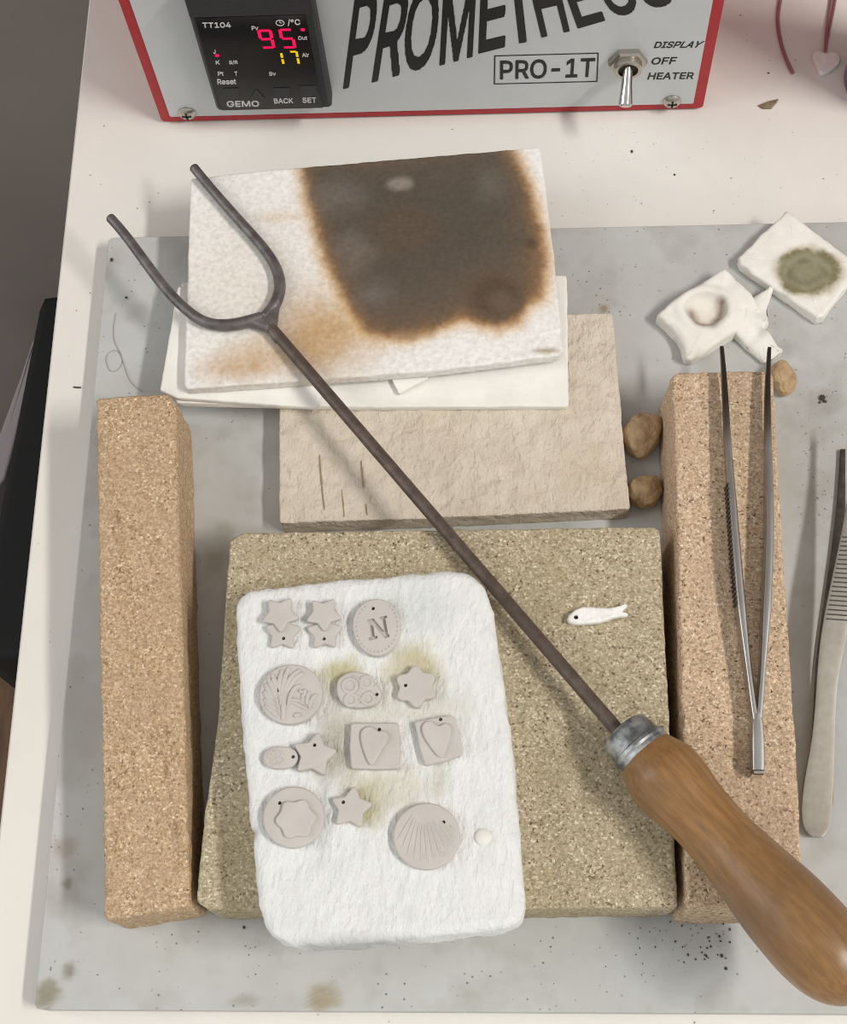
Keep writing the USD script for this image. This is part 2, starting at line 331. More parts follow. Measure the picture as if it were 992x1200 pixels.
# black box and pale panel seen down beside the table
bz = -260.0
bo = PS([(47, 344), (120, 344), (100, 770), (-36, 772), (2, 575)], bz)
thing('storage_box', blob(bo, FZ, bz, 6, 3, 60, 6, side=2), MT['blackbox'], 'matte black storage box standing on the floor below the table edge', 'box')
lo_ = PS([(40, 392), (24, 440), (0, 506), (-24, 560), (-24, 600), (6, 560), (18, 515), (30, 462), (46, 380)], -420)
thing('plastic_tub', blob(lo_, FZ, -420, 2, 3, 80, 1.5, side=2), MT['lilac'], 'pale lilac-grey plastic tub on the floor beside the black box', 'tub')

# ------------------------------------------------------------------ grey tile
def stain(V, base, patches, seed=0):
    """Vertex colours: base white multiplied by stains; patches: (shapely shape, soft mm, colour, strength, noise mm)."""
    col = np.tile(np.array(base, float), (len(V), 1))
    from shapely import points, distance, contains
    pp = points(V[:, 0], V[:, 1]); FN = fbm(V * [.75, .75, 0] + 50, 4, 77)
    for k, (g, soft, c, st, nz) in enumerate(patches):
        d = np.where(contains(g, pp), -distance(g.boundary, pp), distance(g, pp)) + (fbm(V * .2 + 31 * k, 6, seed + k) - .5) * 2 * nz
        w = np.clip(.5 - d / (2 * soft), 0, 1); w = (w * w * (3 - 2 * w) * st * np.clip(.72 + .56 * FN, 0, 1.15)).clip(0, 1)[:, None]
        col = col * (1 - w) + np.array(lin(*c)) * w
    return col
t = Thing('ceramic_tile', 'large grey ceramic tile with stains and specks lying flat on the table', 'tile')
to = np.array([[*P(127, 278, T)], [*P(40, 1183, T)], [430, P(40, 1183, T)[1]], [430, P(127, 278, T)[1]]])
sh = blob(to, 0, T, .6, 150, 900, 2.0, side=2)
ELT = lambda x, y, rx, ry: affinity.scale(Point(*P(x, y, T)).buffer(1.0, 24), rx * .36, ry * .36)
t.part('slab', sh, MT['tile'], color=stain(sh[0], (1, 1, 1), [(ELT(76, 994, 13, 11), 2, (226, 206, 196), .7, 1.5), (ELT(81, 1138, 5, 7), 1.5, (170, 160, 146), .8, 1), (ELT(52, 1164, 16, 13), 1.5, (196, 192, 166), .9, 4), (ELT(380, 1170, 16, 12), 2, (222, 206, 178), .9, 3), (ELT(80, 1034, 5, 5), 1, (180, 170, 150), .8, 1), (ELT(707, 362, 5, 5), 1, (206, 180, 140), .8, .5),
    (ELT(285, 1173, 14, 5), 2, (214, 206, 198), .7, 2), (ELT(930, 560, 40, 90), 10, (226, 223, 218), .5, 8), (ELT(85, 850, 30, 60), 10, (232, 232, 228), .6, 8), (ELT(256, 640, 14, 30), 4, (206, 204, 190), .6, 5), (ELT(965, 470, 20, 14), 5, (210, 206, 200), .6, 5), (ELT(800, 1110, 90, 50), 14, (238, 240, 244), .6, 10)], 4))
t.done()

# ------------------------------------------------------------------ firebricks, slab, fibre sheets
LB, MB_, RB, SL = T + 29, T + 29, T + 32, T + 11
lb = PS([(112, 467), (152, 463), (196, 461), (206, 471), (211, 660), (222, 1063), (122, 1078)], LB)
thing('firebrick', blob(lb, T, LB, 1.6, 30, 320, 1.5, side=10, rough=.7, rfreq=.25, top=.5, tfreq=.4, seed=2, flare=.4), MT['brick_tan'], 'long tan firebrick lying at the left side of the grey tile', 'brick', 'firebricks framing the work spot')
mb = PS([(269, 632), (284, 624), (520, 620), (768, 617), (773, 623), (794, 1063), (500, 1067), (242, 1066), (230, 1055), (231, 1040), (238, 963), (254, 857)], MB_)
thing('firebrick', blob(mb, T, MB_, 1.2, 40, 420, 1.2, side=10, rough=.7, rfreq=.25, top=.4, tfreq=.4, seed=4), MT['brick_olive'], 'broad olive-beige firebrick in the middle under the white fibre block', 'brick', 'firebricks framing the work spot')
rb = PS([(787, 440), (793, 436), (898, 434), (906, 440), (917, 640), (936, 935), (940, 1062), (804, 1063), (794, 640)], RB)
thing('firebrick', blob(rb, T, RB, 1.4, 30, 320, 1.5, side=10, rough=.7, rfreq=.25, top=.5, tfreq=.4, seed=6, flare=2.2), MT['brick_pink'], 'long pinkish-tan firebrick on the right under the open tweezers', 'brick', 'firebricks framing the work spot')
sl = PS([(327, 375), (327, 613), (480, 608), (738, 596), (729, 500), (718, 369), (716, 367)], SL)
t = Thing('fibre_slab', 'beige ceramic fibre slab with scored lines under the white sheets', 'slab')
t.part('slab', blob(sl, T, SL, .7, 50, 480, 1.2, side=5, rough=.45, rfreq=.2, top=1.3, tfreq=.22, seed=8), MT['slab'])
for q in ([(374, 530), (376, 560), (379, 590), (381, 607)], [(400, 574), (402, 592), (403, 606)], [(423, 540), (425, 565), (428, 590), (430, 604)]):
    t.part('score_line', tube(spline([P3(x, y, SL + .02) for x, y in q], 20), .28, 6, 1.0), MT['score'])
t.done()

pg = lambda pts, z: Polygon(PS(pts, z))

S1, S2, S3 = SL + 3.6, SL + 6.6, SL + 12.2
sh = blob(PS([(212, 330), (664, 322), (666, 476), (420, 477), (206, 472)], S1), SL + .1, S1, .8, 24, 300, 1.0, side=2, rough=.25, top=.25, tfreq=.08, seed=10)
thing('fibre_sheet', sh, MT['sheet'], 'clean white fibre sheet under the charred one, nearest the beige slab', 'sheet', 'stacked fibre sheets', color=stain(sh[0], (1, 1, 1), []))
sh = blob(PS([(208, 335), (187, 457), (207, 466), (374, 478), (388, 350)], S2), S1 + .25, S2, .8, 20, 240, 1.0, side=2, rough=.25, top=.2, tfreq=.08, seed=11)
thing('fibre_sheet', sh, MT['sheet'], 'short white fibre sheet poking out left below the charred sheet', 'sheet', 'stacked fibre sheets', color=stain(sh[0], (1, 1, 1), []))
sh = blob(PS([(446, 418), (508, 414), (501, 443), (467, 461)], S2 - .4), S1 + .25, S2 - .4, .5, 8, 120, .5, side=2, rough=.2, seed=12)
thing('fibre_offcut', sh, MT['sheet'], 'small triangular white fibre offcut peeking out under the charred sheet', 'offcut', color=stain(sh[0], (1, 1, 1), []))
co = PS([(223, 209), (300, 200), (381, 193), (500, 183), (583, 176), (633, 172), (641, 235), (649, 301), (655, 360), (659, 411), (655, 416), (500, 435), (340, 447), (219, 455), (215, 450), (219, 330)], S3)
def csag(V, z0, z1):
    V[:, 2] += .0; return V
sh = blob(co, S2 + .25, S3, 1.0, 90, 520, 1.2, side=3, rough=.5, rfreq=.2, top=.35, tfreq=.1, seed=13)
burn = [(352, 193), (362, 240), (378, 300), (395, 335), (410, 365), (428, 390), (450, 397), (480, 398), (510, 388), (540, 375), (565, 383), (585, 385), (605, 378), (618, 360), (636, 348), (642, 310), (636, 270), (620, 215), (600, 178), (583, 172), (352, 190)]
core = [(358, 190), (372, 250), (392, 300), (412, 345), (432, 375), (470, 380), (520, 366), (548, 352), (580, 348), (605, 330), (616, 290), (610, 240), (590, 172), (358, 188)]
B = lambda pts: pg(pts, S3)
el = lambda x, y, rx, ry, z: affinity.scale(Point(*P(x, y, z)).buffer(1.0, 24), rx * .315, ry * .315)
pat = [(el(280, 330, 75, 95, S3), 22, (226, 216, 200), .35, 6), (el(385, 385, 62, 52, S3), 18, (202, 168, 118), .8, 6), (el(372, 395, 34, 30, S3), 12, (188, 146, 92), .6, 5), (el(275, 430, 40, 15, S3), 9, (192, 148, 92), .75, 5), (el(330, 415, 62, 20, S3), 11, (206, 172, 124), .65, 6),
       (el(330, 255, 30, 4, S3), 4, (214, 190, 154), .6, 2),
       (B(burn).buffer(3), 4, (220, 182, 124), .7, 2.0), (B(burn).buffer(.5), 2.6, (176, 136, 90), .9, 2.0), (B(burn).buffer(-1.5), 2.6, (132, 102, 74), .95, 2.2), (B(burn).buffer(-4.5), 4, (112, 92, 70), .97, 3.0), (B(core), 7, (98, 86, 74), .97, 4.0),
       (B([(360, 190), (440, 185), (590, 172), (612, 240), (600, 300), (520, 340), (440, 360), (400, 300)]).buffer(-6), 14, (84, 77, 68), .8, 8.0),
       (el(395, 230, 32, 22, S3), 8, (122, 115, 108), .55, 5), (el(415, 295, 22, 26, S3), 7, (132, 122, 113), .5, 5), (el(475, 270, 40, 35, S3), 8, (98, 82, 64), .6, 4), (el(440, 345, 22, 18, S3), 6, (124, 117, 112), .5, 5), (el(575, 215, 16, 22, S3), 7, (118, 112, 104), .45, 4),
       (el(468, 215, 16, 9, S3), 2.0, (150, 140, 130), .8, 1.2),
       (el(580, 348, 38, 35, S3), 2.0, (100, 83, 66), .85, 1.2), (el(580, 346, 28, 26, S3), 1.6, (84, 70, 57), .75, 1.2), (el(588, 354, 16, 14, S3), 3.0, (112, 96, 80), .7, 1.5), (el(622, 285, 7, 8, S3), 2.0, (74, 60, 48), .8, .8),
       (el(640, 411, 16, 3, S3), 1.5, (150, 128, 92), .8, 1.0), (el(478, 393, 18, 4, S3), 2.5, (176, 150, 120), .6, 1.5)]
thing('fibre_sheet', sh, MT['char'], 'white fibre sheet with a large dark brown scorch mark, on top of the stack', 'sheet', 'stacked fibre sheets', color=stain(sh[0], (.9, .895, .88), pat, 3))

# ------------------------------------------------------------------ white fibre block with pendants
BZ = MB_ + 22
bo = PS([(275, 709), (279, 699), (292, 691), (411, 677), (524, 667), (552, 672), (570, 688), (577, 713), (590, 800), (603, 900), (609, 980), (615, 1062), (611, 1079), (589, 1088), (500, 1098), (415, 1106), (345, 1108), (316, 1096), (302, 1062), (295, 985), (299, 977), (292, 968), (284, 866), (278, 780)], BZ)
def blockshape(V, z0, z1):
    up = V[:, 2] > z1 - 3
    V[:, 2] += up * ((fbm(V * [.5, .16, 0] + 3, 4, 5) - .5) * .9 + (fbm(V * [.06, .05, 0], 3, 9) - .5) * 1.2)
    return V
sh = blob(bo, MB_ + .4, BZ, 3.0, 110, 620, 4.0, side=8, rough=.9, rfreq=.22, seed=21, fn=blockshape)
E_ = lambda x, y, rx, ry: el(x, y, rx, ry, BZ)
pat = [(E_(400, 795, 22, 18), 4, (212, 202, 158), .85, 4), (E_(485, 785, 30, 26), 5, (222, 212, 180), .8, 4), (E_(490, 772, 14, 12), 4, (214, 200, 150), .5, 3), (E_(395, 880, 22, 36), 6, (196, 188, 172), .8, 5), (E_(430, 935, 24, 26), 4, (208, 198, 158), .85, 5), (E_(470, 925, 30, 24), 6, (226, 220, 204), .7, 5),
       (E_(385, 830, 18, 20), 6, (222, 214, 210), .6, 4), (E_(515, 905, 8, 22), 3, (214, 208, 188), .7, 3), (E_(470, 830, 70, 22), 8, (226, 222, 206), .6, 6), (E_(480, 710, 40, 22), 9, (224, 232, 228), .6, 5), (E_(378, 960, 5, 50), 3, (218, 222, 220), .7, 3),
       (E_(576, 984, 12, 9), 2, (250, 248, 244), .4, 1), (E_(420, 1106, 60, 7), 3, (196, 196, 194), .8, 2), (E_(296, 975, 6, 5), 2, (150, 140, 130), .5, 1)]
thing('fibre_block', sh, MT['fibre'], 'thick white fibre block with rounded corners and yellow stains, holding clay pendants', 'block', color=stain(sh[0], (1, 1, 1), pat, 8))

PZ = BZ + .25
PX = .895                                         # drawn radii to true size on the block's level
def star_poly(cx, cy, r, ang, z, k=5, inner=.57, rnd=.6, wob=0):
    c = P(cx, cy, z); q = []; r = r * PX
    for i in range(2 * k):
        a = ang + i * math.pi / k; rr = r if i % 2 == 0 else r * inner
        q.append(c + rr * np.array([math.cos(a), math.sin(a)]) * (1 + wob * math.sin(3 * i)))
    g = Polygon(q).buffer(-rnd).buffer(2 * rnd).buffer(-rnd * .6); return np.array(g.exterior.coords)[:-1]
def hole(x, y, z, r=.62):
    c = P(x, y, z); return m3.Manifold.cylinder(10, r, r, 20).translate([*c.tolist(), z - 5])
def tablet(out, z0, h, holes=(), r=.7, n=120, corner=.3, cuts=(), rings=8):
    m = mani(blob(out, z0, z0 + h, r, rings, n, corner, side=2))
    for hx, hy in holes: m = m - hole(hx, hy, z0 + h)
    for c in cuts: m = m - c
    return m
def pendant(name, out, h, label, holes=(), z=None, cuts=(), extras=(), r=.7, corner=.3, n=140, group='grey clay pendants on the white block', m='clay', holefloor=True):
    z = PZ if z is None else z
    t = Thing(name, label, 'pendant', group)
    b = t.part('body', tablet(out, z, h, holes, r, n, corner, cuts), MT[m])
    for nm, ms in extras: t.part(nm, ms, MT[m], smooth=40)
    return t.done()
H = 3.0
# double stars: an upper star overlapping a lower one, one thing each
def star_pair(up, lo, hl, label, ru, rl, au, al):
    t = Thing('star_pair_pendant', label, 'pendant', 'grey clay pendants on the white block')
    t.part('star', tablet(star_poly(*lo, rl, al, PZ + 2), PZ, 2.2, [hl]), MT['clay'])
    t.part('star', tablet(star_poly(*up, ru, au, PZ + 3.4), PZ + 1.2, 2.4), MT['clay'])
    t.done()
star_pair((328, 719), (331, 741), (332, 748), 'clay star pair pendant in the top left corner of the white block', 7.6, 7.4, -1.5, 1.55)
star_pair((379, 719), (380, 741), (379.5, 748.5), 'clay star pair pendant just left of the oval pendant stamped N', 7.2, 7.2, -1.5, 1.6)
# oval with letter N
oc = P(441, 734, PZ + H); oval = np.array([oc + np.array([math.cos(a) * 8.3, math.sin(a) * 10.2]) * (1 + .02 * math.sin(3 * a)) for a in np.linspace(0, 2 * math.pi, 120, endpoint=False)])
cr, sr = math.cos(.10), math.sin(.10); oval = (oval - oc) @ np.array([[cr, sr], [-sr, cr]]) + oc
cuts = []
for a in np.linspace(0, 2 * math.pi, 34, endpoint=False):
    p = oc + np.array([math.cos(a) * 7.1, math.sin(a) * 9.0]) * 1.0
    if a > math.pi * .35 and a < math.pi * .65: continue
    cuts.append(m3.Manifold.sphere(.36, 8).translate([*p.tolist(), PZ + H]))
def bar(a, b, w, z, d=.8):
    g = LineString([P(*a, z), P(*b, z)]).buffer(w * 1.25, cap_style=2); m = prism(g, z - d, z + 1); return mani((m.vertices, m.faces))
NZ = PZ + H
for a, b, w in (((437, 748), (434, 727), .55), ((436, 727), (451, 745), .6), ((453, 746), (449, 724), .5), ((432, 749), (442, 746.5), .4), ((430.5, 728), (438, 726), .4), ((445, 725), (453, 722.5), .4), ((450, 746.5), (456, 744.5), .4)):
    cuts.append(bar(a, b, w, NZ, 1.3))
pendant('oval_pendant', oval, H, 'oval clay pendant stamped with the letter N and a dotted rim', [(437, 713)], cuts=cuts)
# large fan disc
def disc(x, y, rx, ry, z, n=120): c = P(x, y, z); return np.array([c + [math.cos(a) * rx * PX, math.sin(a) * ry * PX] for a in np.linspace(0, 2 * math.pi, n, endpoint=False)])
dz = PZ + H
def ridge(pts, r, z, flat=.6, rend=.5):
    C = np.array([P3(x, y, z) for x, y in pts]); C = spline(C, 24); rr = np.full(24, r) * np.clip(np.sin(np.linspace(.25, math.pi - .25, 24)) * 1.4, rend, 1)
    return tube(C, rr, 10, flat)
F0 = lambda cx, cy: (290 + cx / 9.92, 770 + cy / 9.92)
fr = [[(410, 735), (415, 560), (430, 400), (520, 220), (610, 150)], [(395, 560), (400, 380), (430, 250), (480, 120)], [(390, 500), (360, 360), (380, 230), (400, 150)], [(380, 470), (330, 330), (285, 200)], [(330, 480), (290, 360), (235, 250)], [(300, 500), (240, 390), (205, 310)],
      [(320, 560), (240, 470), (190, 400)], [(340, 620), (250, 540), (190, 490)], [(350, 690), (280, 620), (200, 560)], [(440, 420), (500, 320), (560, 240), (650, 190)], [(470, 560), (500, 440), (560, 350), (620, 330)], [(480, 520), (560, 540), (640, 580), (700, 610)], [(490, 490), (560, 500), (620, 500)], [(690, 560), (700, 440), (710, 400)], [(640, 430), (620, 400), (590, 400)], [(720, 600), (740, 500), (800, 430)], [(620, 470), (660, 420), (660, 370)], [(540, 700), (570, 670), (620, 690)]]
ex = [('ridge', ridge([F0(*q) for q in w], .98 if i < 10 else .75, dz + .05, .75, .8)) for i, w in enumerate(fr)]
pendant('disc_pendant', disc(340.5, 813, 12.1, 11.6, dz), H, 'round clay pendant covered in fanned plume ridges', [(325, 796)], extras=ex)
# ring disc
G0 = lambda cx, cy: (380 + cx / 6.61, 760 + cy / 6.61)
ro = PS([G0(*q) for q in [(92, 300), (105, 240), (150, 200), (235, 175), (300, 185), (360, 210), (400, 270), (440, 330), (425, 400), (400, 425), (300, 455), (210, 452), (140, 420), (100, 360)]], dz); ro = spline(ro, 120, True)
def ring(cx, cy, R, r, z):
    c = P3(cx, cy, z); a = np.linspace(0, 2 * math.pi, 41); C = np.stack([c[0] + R * np.cos(a), c[1] + R * np.sin(a), np.full(41, z)], 1); return tube(C, r, 8, .7, capr=False)
rc = Polygon(ro).buffer(-.2)
ex = []
for cx, cy, R in ((195, 288, 2.3), (328, 262, 2.0), (205, 398, 1.9), (340, 390, 1.9)):
    x, y = G0(cx, cy); ex.append(('ring_relief', ring(x, y, R, .75, dz)))
for pp in ([(215, 215), (262, 240), (278, 290), (262, 335), (220, 352)], [(170, 372), (225, 358), (268, 380), (278, 430)], [(288, 210), (292, 262), (320, 312), (370, 310), (402, 280)], [(285, 430), (290, 380), (330, 340), (370, 335)]):
    ex.append(('arc_relief', ridge([G0(*q) for q in pp], .45, dz, .7, .8)))
pendant('ring_pendant', ro, H, 'round clay pendant with raised rings', [G0(405, 355)], extras=ex)
# scalloped flower
def flower(cx, cy, r, k, z, ph, depth=.13):
    c = P(cx, cy, z); return np.array([c + r * PX * (1 + depth * math.cos(k * (a - ph))) * np.array([math.cos(a), math.sin(a)]) for a in np.linspace(0, 2 * math.pi, 144, endpoint=False)])
pendant('flower_pendant', flower(487, 804, 7.2, 6, dz, 1.62), H, 'plain clay flower pendant lying on a yellow stain', [(475, 803)])
# oval tag and star
oc = P(328, 887, dz); a = np.linspace(0, 2 * math.pi, 100, endpoint=False); sq = np.stack([np.sign(np.cos(a)) * np.abs(np.cos(a)) ** .8 * 5.9, np.sin(a) * 3.8], 1) + oc
A0 = lambda cx, cy: (290 + cx / 9.02, 840 + cy / 9.02)
fl = [[(300, 440), (230, 380), (215, 420), (290, 440)], [(300, 430), (320, 360), (350, 370), (310, 430)], [(310, 440), (370, 470), (340, 500), (305, 450)], [(295, 450), (290, 510), (250, 500), (290, 450)], [(290, 430), (265, 370), (285, 350), (300, 420)]]
pendant('oval_tag_pendant', sq, 2.4, 'small oval clay tag with a raised blossom, touching a star', [A0(480, 422)], extras=[('petal', ridge([A0(*q) for q in w], .33, PZ + 2.4, .8)) for w in fl])
pendant('star_pendant', star_poly(368, 884, 8.6, 1.42, dz), H + .4, 'clay star pendant touching the small oval tag', [A0(707, 298)])
# heart squares
def heart(pts, z): return spline(PS(pts, z), 120, True)
H0 = lambda cx, cy: (390 + cx / 5.835, 825 + cy / 5.835)
def heart_sq(out, hp, hl, label):
    hz = PZ + H
    hh = blob(heart([H0(*q) for q in hp], hz + 1.2), hz - .2, hz + 1.2, .6, 8, 140, .2, side=2, bot=.1)
    m = mani(hh) - hole(*H0(*hl), hz + 1)
    pendant('heart_square_pendant', PS([H0(*q) for q in out], hz), H, label, [H0(*hl)], extras=[('heart_relief', m)], corner=1.0)
heart_sq([(120, 128), (445, 125), (460, 250), (455, 440), (300, 445), (122, 440), (112, 300)], [(265, 415), (215, 340), (190, 250), (195, 180), (230, 152), (280, 160), (308, 182), (345, 180), (378, 200), (378, 235), (340, 300), (295, 380)], (316, 173), 'square clay pendant with a raised heart, left of two')
heart_sq([(553, 118), (800, 72), (835, 90), (890, 300), (880, 345), (760, 390), (625, 418), (590, 300)], [(748, 362), (670, 300), (618, 215), (608, 150), (635, 118), (685, 120), (725, 145), (765, 128), (800, 145), (808, 180), (790, 260), (765, 335)], (735, 105), 'square clay pendant with a raised heart, tilted, right of two')
# disc with flower
ex = [('flower_relief', blob(flower(346.5, 959.5, 6.9, 6, dz + 1, .1, .09), dz - .2, dz + 1.3, .5, 6, 140, .1, side=2, bot=.1))]
pendant('disc_pendant', disc(343.5, 957, 11.4, 11.2, dz), H, 'round clay pendant with a smooth raised flower, bottom left on the block', [(327.5, 941)], extras=ex)
pendant('star_pendant', star_poly(411, 946, 8.0, .2, dz), H - .3, 'clay star pendant lying alone beside a yellow stain', [(402, 940)])
# shell disc: fine radiating lines
ex = []; s0 = (495, 935)
for i, (x, y) in enumerate([(466, 984), (471, 994), (477, 1002), (485, 1007), (493, 1010), (501, 1011), (509, 1009), (517, 1005), (524, 998), (529, 991), (532, 982), (533, 974)]):
    d = np.array([x - s0[0], y - s0[1]], float); a = np.array(s0) + d * (.40 if i < 9 else .55 if i < 11 else .82); ex.append(('ridge', ridge([tuple(a), tuple(a + (np.array([x, y]) - a) * .5), (x, y)], .36, dz, .8)))
for x, y in ((514, 995), (519, 1001), (508, 1003), (523, 990), (526, 981), (529, 987), (497, 1004)):
    ex.append(('bead_relief', ring(x, y, .62, .2, dz)))
pendant('shell_pendant', disc(499.5, 979.5, 12.2, 12.0, dz), H, 'round clay pendant engraved like a scallop shell, at lower right of the block', [(519.5, 963.5)], extras=ex)
# small white bead pressed into the block
bp = P3(566, 981, BZ)
thing('bead', lathe(bp - [0, 0, .2], (0, 0, 1), [(0, .2), (.05, 2.6), (.6, 2.75), (1.2, 2.3), (1.6, 1.2), (1.7, .05)], 24), MT['bead'], 'tiny white round bead stuck on the block right of the shell pendant', 'bead')

# ------------------------------------------------------------------ fish
fz = MB_ + .5
I0 = lambda cx, cy: (650 + cx / 9.92, 690 + cy / 9.92)
fo = PS([I0(*q) for q in [(138, 345), (160, 300), (230, 240), (310, 208), (420, 200), (520, 212), (640, 215), (720, 200), (790, 180), (835, 178), (850, 192), (800, 235), (780, 262), (830, 272), (858, 292), (835, 315), (760, 320), (680, 335), (600, 365), (520, 388), (400, 400), (280, 408), (210, 406), (155, 385)]], fz + 2.5)
def fishy(V, z0, z1):
    up = V[:, 2] > z1 - .9; V[:, 2] += up * (fbm(V * [.7, .7, 0], 3, 2) - .5) * .8; return V
t = Thing('fish_charm', 'little white clay fish lying on the olive-beige firebrick', 'charm')
t.part('body', mani(blob(fo, fz, fz + 2.6, 1.0, 14, 200, .3, side=2, fn=fishy)) - hole(*I0(245, 330), fz + 2.6, .85), MT['whiteclay'])
t.part('eye_hole_shade', lathe(P3(*I0(245, 330), fz + .5), (0, 0, 1), [(0, .1), (.0, .8), (.8, .8), (.8, .1)], 20), MT['dark'], label='dark disc for the shade in the eye hole')  # dark disc in the pierced eye, standing for the shade inside
t.done()

# ------------------------------------------------------------------ fork
zj, ze = S3 + 3.0, 66.0
J = P3(313, 381, zj)
P0, P1 = P3(748, 882, 55.0), None
def on_axis(px, py):                              # level on the shaft: grows evenly from the junction to the handle end
    f = np.clip((px - 313) / (985 - 313), -1, 1.4); return zj + (63.0 - zj) * f
AX = lambda px, py: P3(px, py, on_axis(px, py))
t = Thing('soldering_fork', 'long iron two-pronged fork with a turned wooden handle laid across the bricks', 'fork')
tz = zj
lt = spline([P3(x, y, z) for x, y, z in ((128, 254, tz + 1), (165, 300, tz + .4), (200, 345, tz), (222, 366, tz), (242, 378, tz), (265, 381, tz), (290, 377, tz), (309, 372, tz))], 60)
rt = spline([P3(x, y, z) for x, y, z in ((226, 195, tz + .6), (262, 238, tz), (295, 275, tz), (316, 301, tz), (326, 322, tz), (327, 343, tz), (320, 360, tz), (309, 374, tz))], 60)
for path in (lt, rt):
    t.part('prong', tube(path, np.r_[np.linspace(2.0, 2.2, 40), np.linspace(2.2, 2.6, 20)], 14), MT['iron'])
def ball(x, y, r, z=0): return m3.Manifold.sphere(r, 24).translate(P3(x, y, tz + z).tolist())
web = m3.Manifold.batch_hull([ball(298, 377.5, 2.2), ball(314, 377, 2.5), ball(315, 384, 2.4)]) + m3.Manifold.batch_hull([ball(321, 360, 2.2), ball(314, 377, 2.5), ball(318, 384, 2.3)]) + m3.Manifold.batch_hull([ball(305, 377, 2.2), ball(320, 365, 2.2), ball(316, 384, 2.4)]) + m3.Manifold.batch_hull([ball(312, 376, 2.4), ball(326, 396, 2.4, .3)])
t.part('web', web, MT['iron'], smooth=50)
sp = np.array([AX(*(np.array([313, 379]) + (np.array([725, 858]) - np.array([313, 379])) * s)) for s in np.linspace(0, 1, 40)])
t.part('shaft', tube(sp, np.linspace(2.4, 2.5, 40), 4 * 3), MT['ironshaft'])
a0, a1 = AX(731, 857), AX(985, 1138); ax = a1 - a0; LEN = np.linalg.norm(ax); ax /= LEN
fp = t.part('ferrule', lathe(a0, ax, [(-1, 2.2), (-.9, 7.2), (0, 8.4), (1.2, 8.8), (6.5, 9.6), (7.0, 10.3), (8.2, 10.5), (9.0, 10.0), (10.2, 10.3), (11.0, 10.1), (11.2, 3)], 40), MT['zinc'])
def prof(pts, n=70):
    from scipy.interpolate import PchipInterpolator
    s, r = np.array(pts, float).T; x = np.linspace(0, 1, n); x = s[0] + (s[-1] - s[0]) * (1 - np.cos(x * math.pi)) / 2
    return list(zip(x, PchipInterpolator(s, r)(x)))
k = LEN / math.hypot(254, 281)
t.part('handle', lathe(a0, ax, [(10.4, 2.)] + prof([(10.5, 10.1)] + [(d * k, r * .305) for d, r in ((50, 37), (76, 43.5), (100, 42), (137, 37.5), (170, 37), (228, 41.5), (290, 47.5), (330, 48.5), (360, 46), (385, 39), (404, 27), (414, 14), (418, .6))]), 56), MT['wood'], smooth=60)
t.done()

# ------------------------------------------------------------------ open tweezers on the right brick
t = Thing('tweezers', 'open steel tweezers with dark tips lying on edge on the right firebrick', 'tweezers')
OCT = [(1, .8), (.88, .92), (.6, .985), (.2, 1), (-.2, 1), (-.6, .985), (-.88, .92), (-1, .8), (-1, -.8), (-.88, -.95), (.88, -.95), (1, -.8)]
def arm(pts, th, hh, z, n=70):
    """Strip on edge: thickness th sideways, height hh upright; th and hh are (start .. end) lists."""
    C = spline([P3(x, y, z + 4) for x, y in pts], n); tt = np.gradient(C, axis=0); tt /= np.linalg.norm(tt, axis=1, keepdims=True)
    A = np.cross(tt, [0, 0, 1.0]); u = np.linspace(0, 1, n)
    a = np.interp(u, np.linspace(0, 1, len(th)), th); b = np.interp(u, np.linspace(0, 1, len(hh)), hh)
    return C, A, a, b
def strip(C, A, a, b, i0, i1):
    return sweep(C[i0:i1], A[i0:i1] * a[i0:i1, None], np.tile([0, 0, 1.0], (i1 - i0, 1)) * b[i0:i1, None], OCT)
TZ = RB + .5
LA = arm([(845, 407), (848, 445), (852, 520), (857, 590), (864, 680), (870, 740), (876, 790), (884.5, 850)], [.7, 1.0, 1.15, 1.3, 1.5, 1.5, .95, 1.0], [1.2, 2, 2.6, 3.8, 4, 4, 3.4, 3.2], TZ)
RA = arm([(901, 408), (899, 450), (899.5, 540), (900, 620), (898, 690), (895, 745), (892, 790), (887.5, 850)], [.65, 1.0, 1.2, 1.4, 1.5, 1.5, .95, 1.0], [1.1, 1.8, 2.4, 3.8, 4, 4, 3.4, 3.2], TZ)
for q in (LA, RA):
    a = t.part('arm', strip(*q, 22, 70), MT['steel']); t.part('tip', strip(*q, 0, 23), MT['tempered'], sub=a, label='dark tempered tip')
C, A, aa, bb = LA
for i in range(26):                               # serrations outside the left arm
    u = 27 + i * .85; k0 = int(u); c = C[k0] * (1 - (u - k0)) + C[k0 + 1] * (u - k0); o = A[k0]
    side = -1 if o[0] > 0 else 1
    c = c + o * side * (aa[k0] + .15)
    t.part('serration', box(c[0] - .45, c[0] + .45, c[1] - .38, c[1] + .38, c[2] - 3.4, c[2] + 3.6, .15), MT['groove'])
tail = np.array([P3(x, y, TZ + 4) for x, y in ((886, 838), (886, 850), (886.5, 870), (887, 904))]); tA = np.tile([1., 0, 0], (4, 1)) * np.array([1.0, 1.9, 2.1, 2.1])[:, None]
t.part('joint', sweep(tail, tA, np.tile([0, 0, 3.4], (4, 1)), OCT), MT['steel'])
t.part('end_plate', box(tail[3][0] - 2.0, tail[3][0] + 2.0, tail[3][1] - 1.6, tail[3][1] - .0, TZ + .6, TZ + 6.6, .4), MT['chrome'])
t.done()
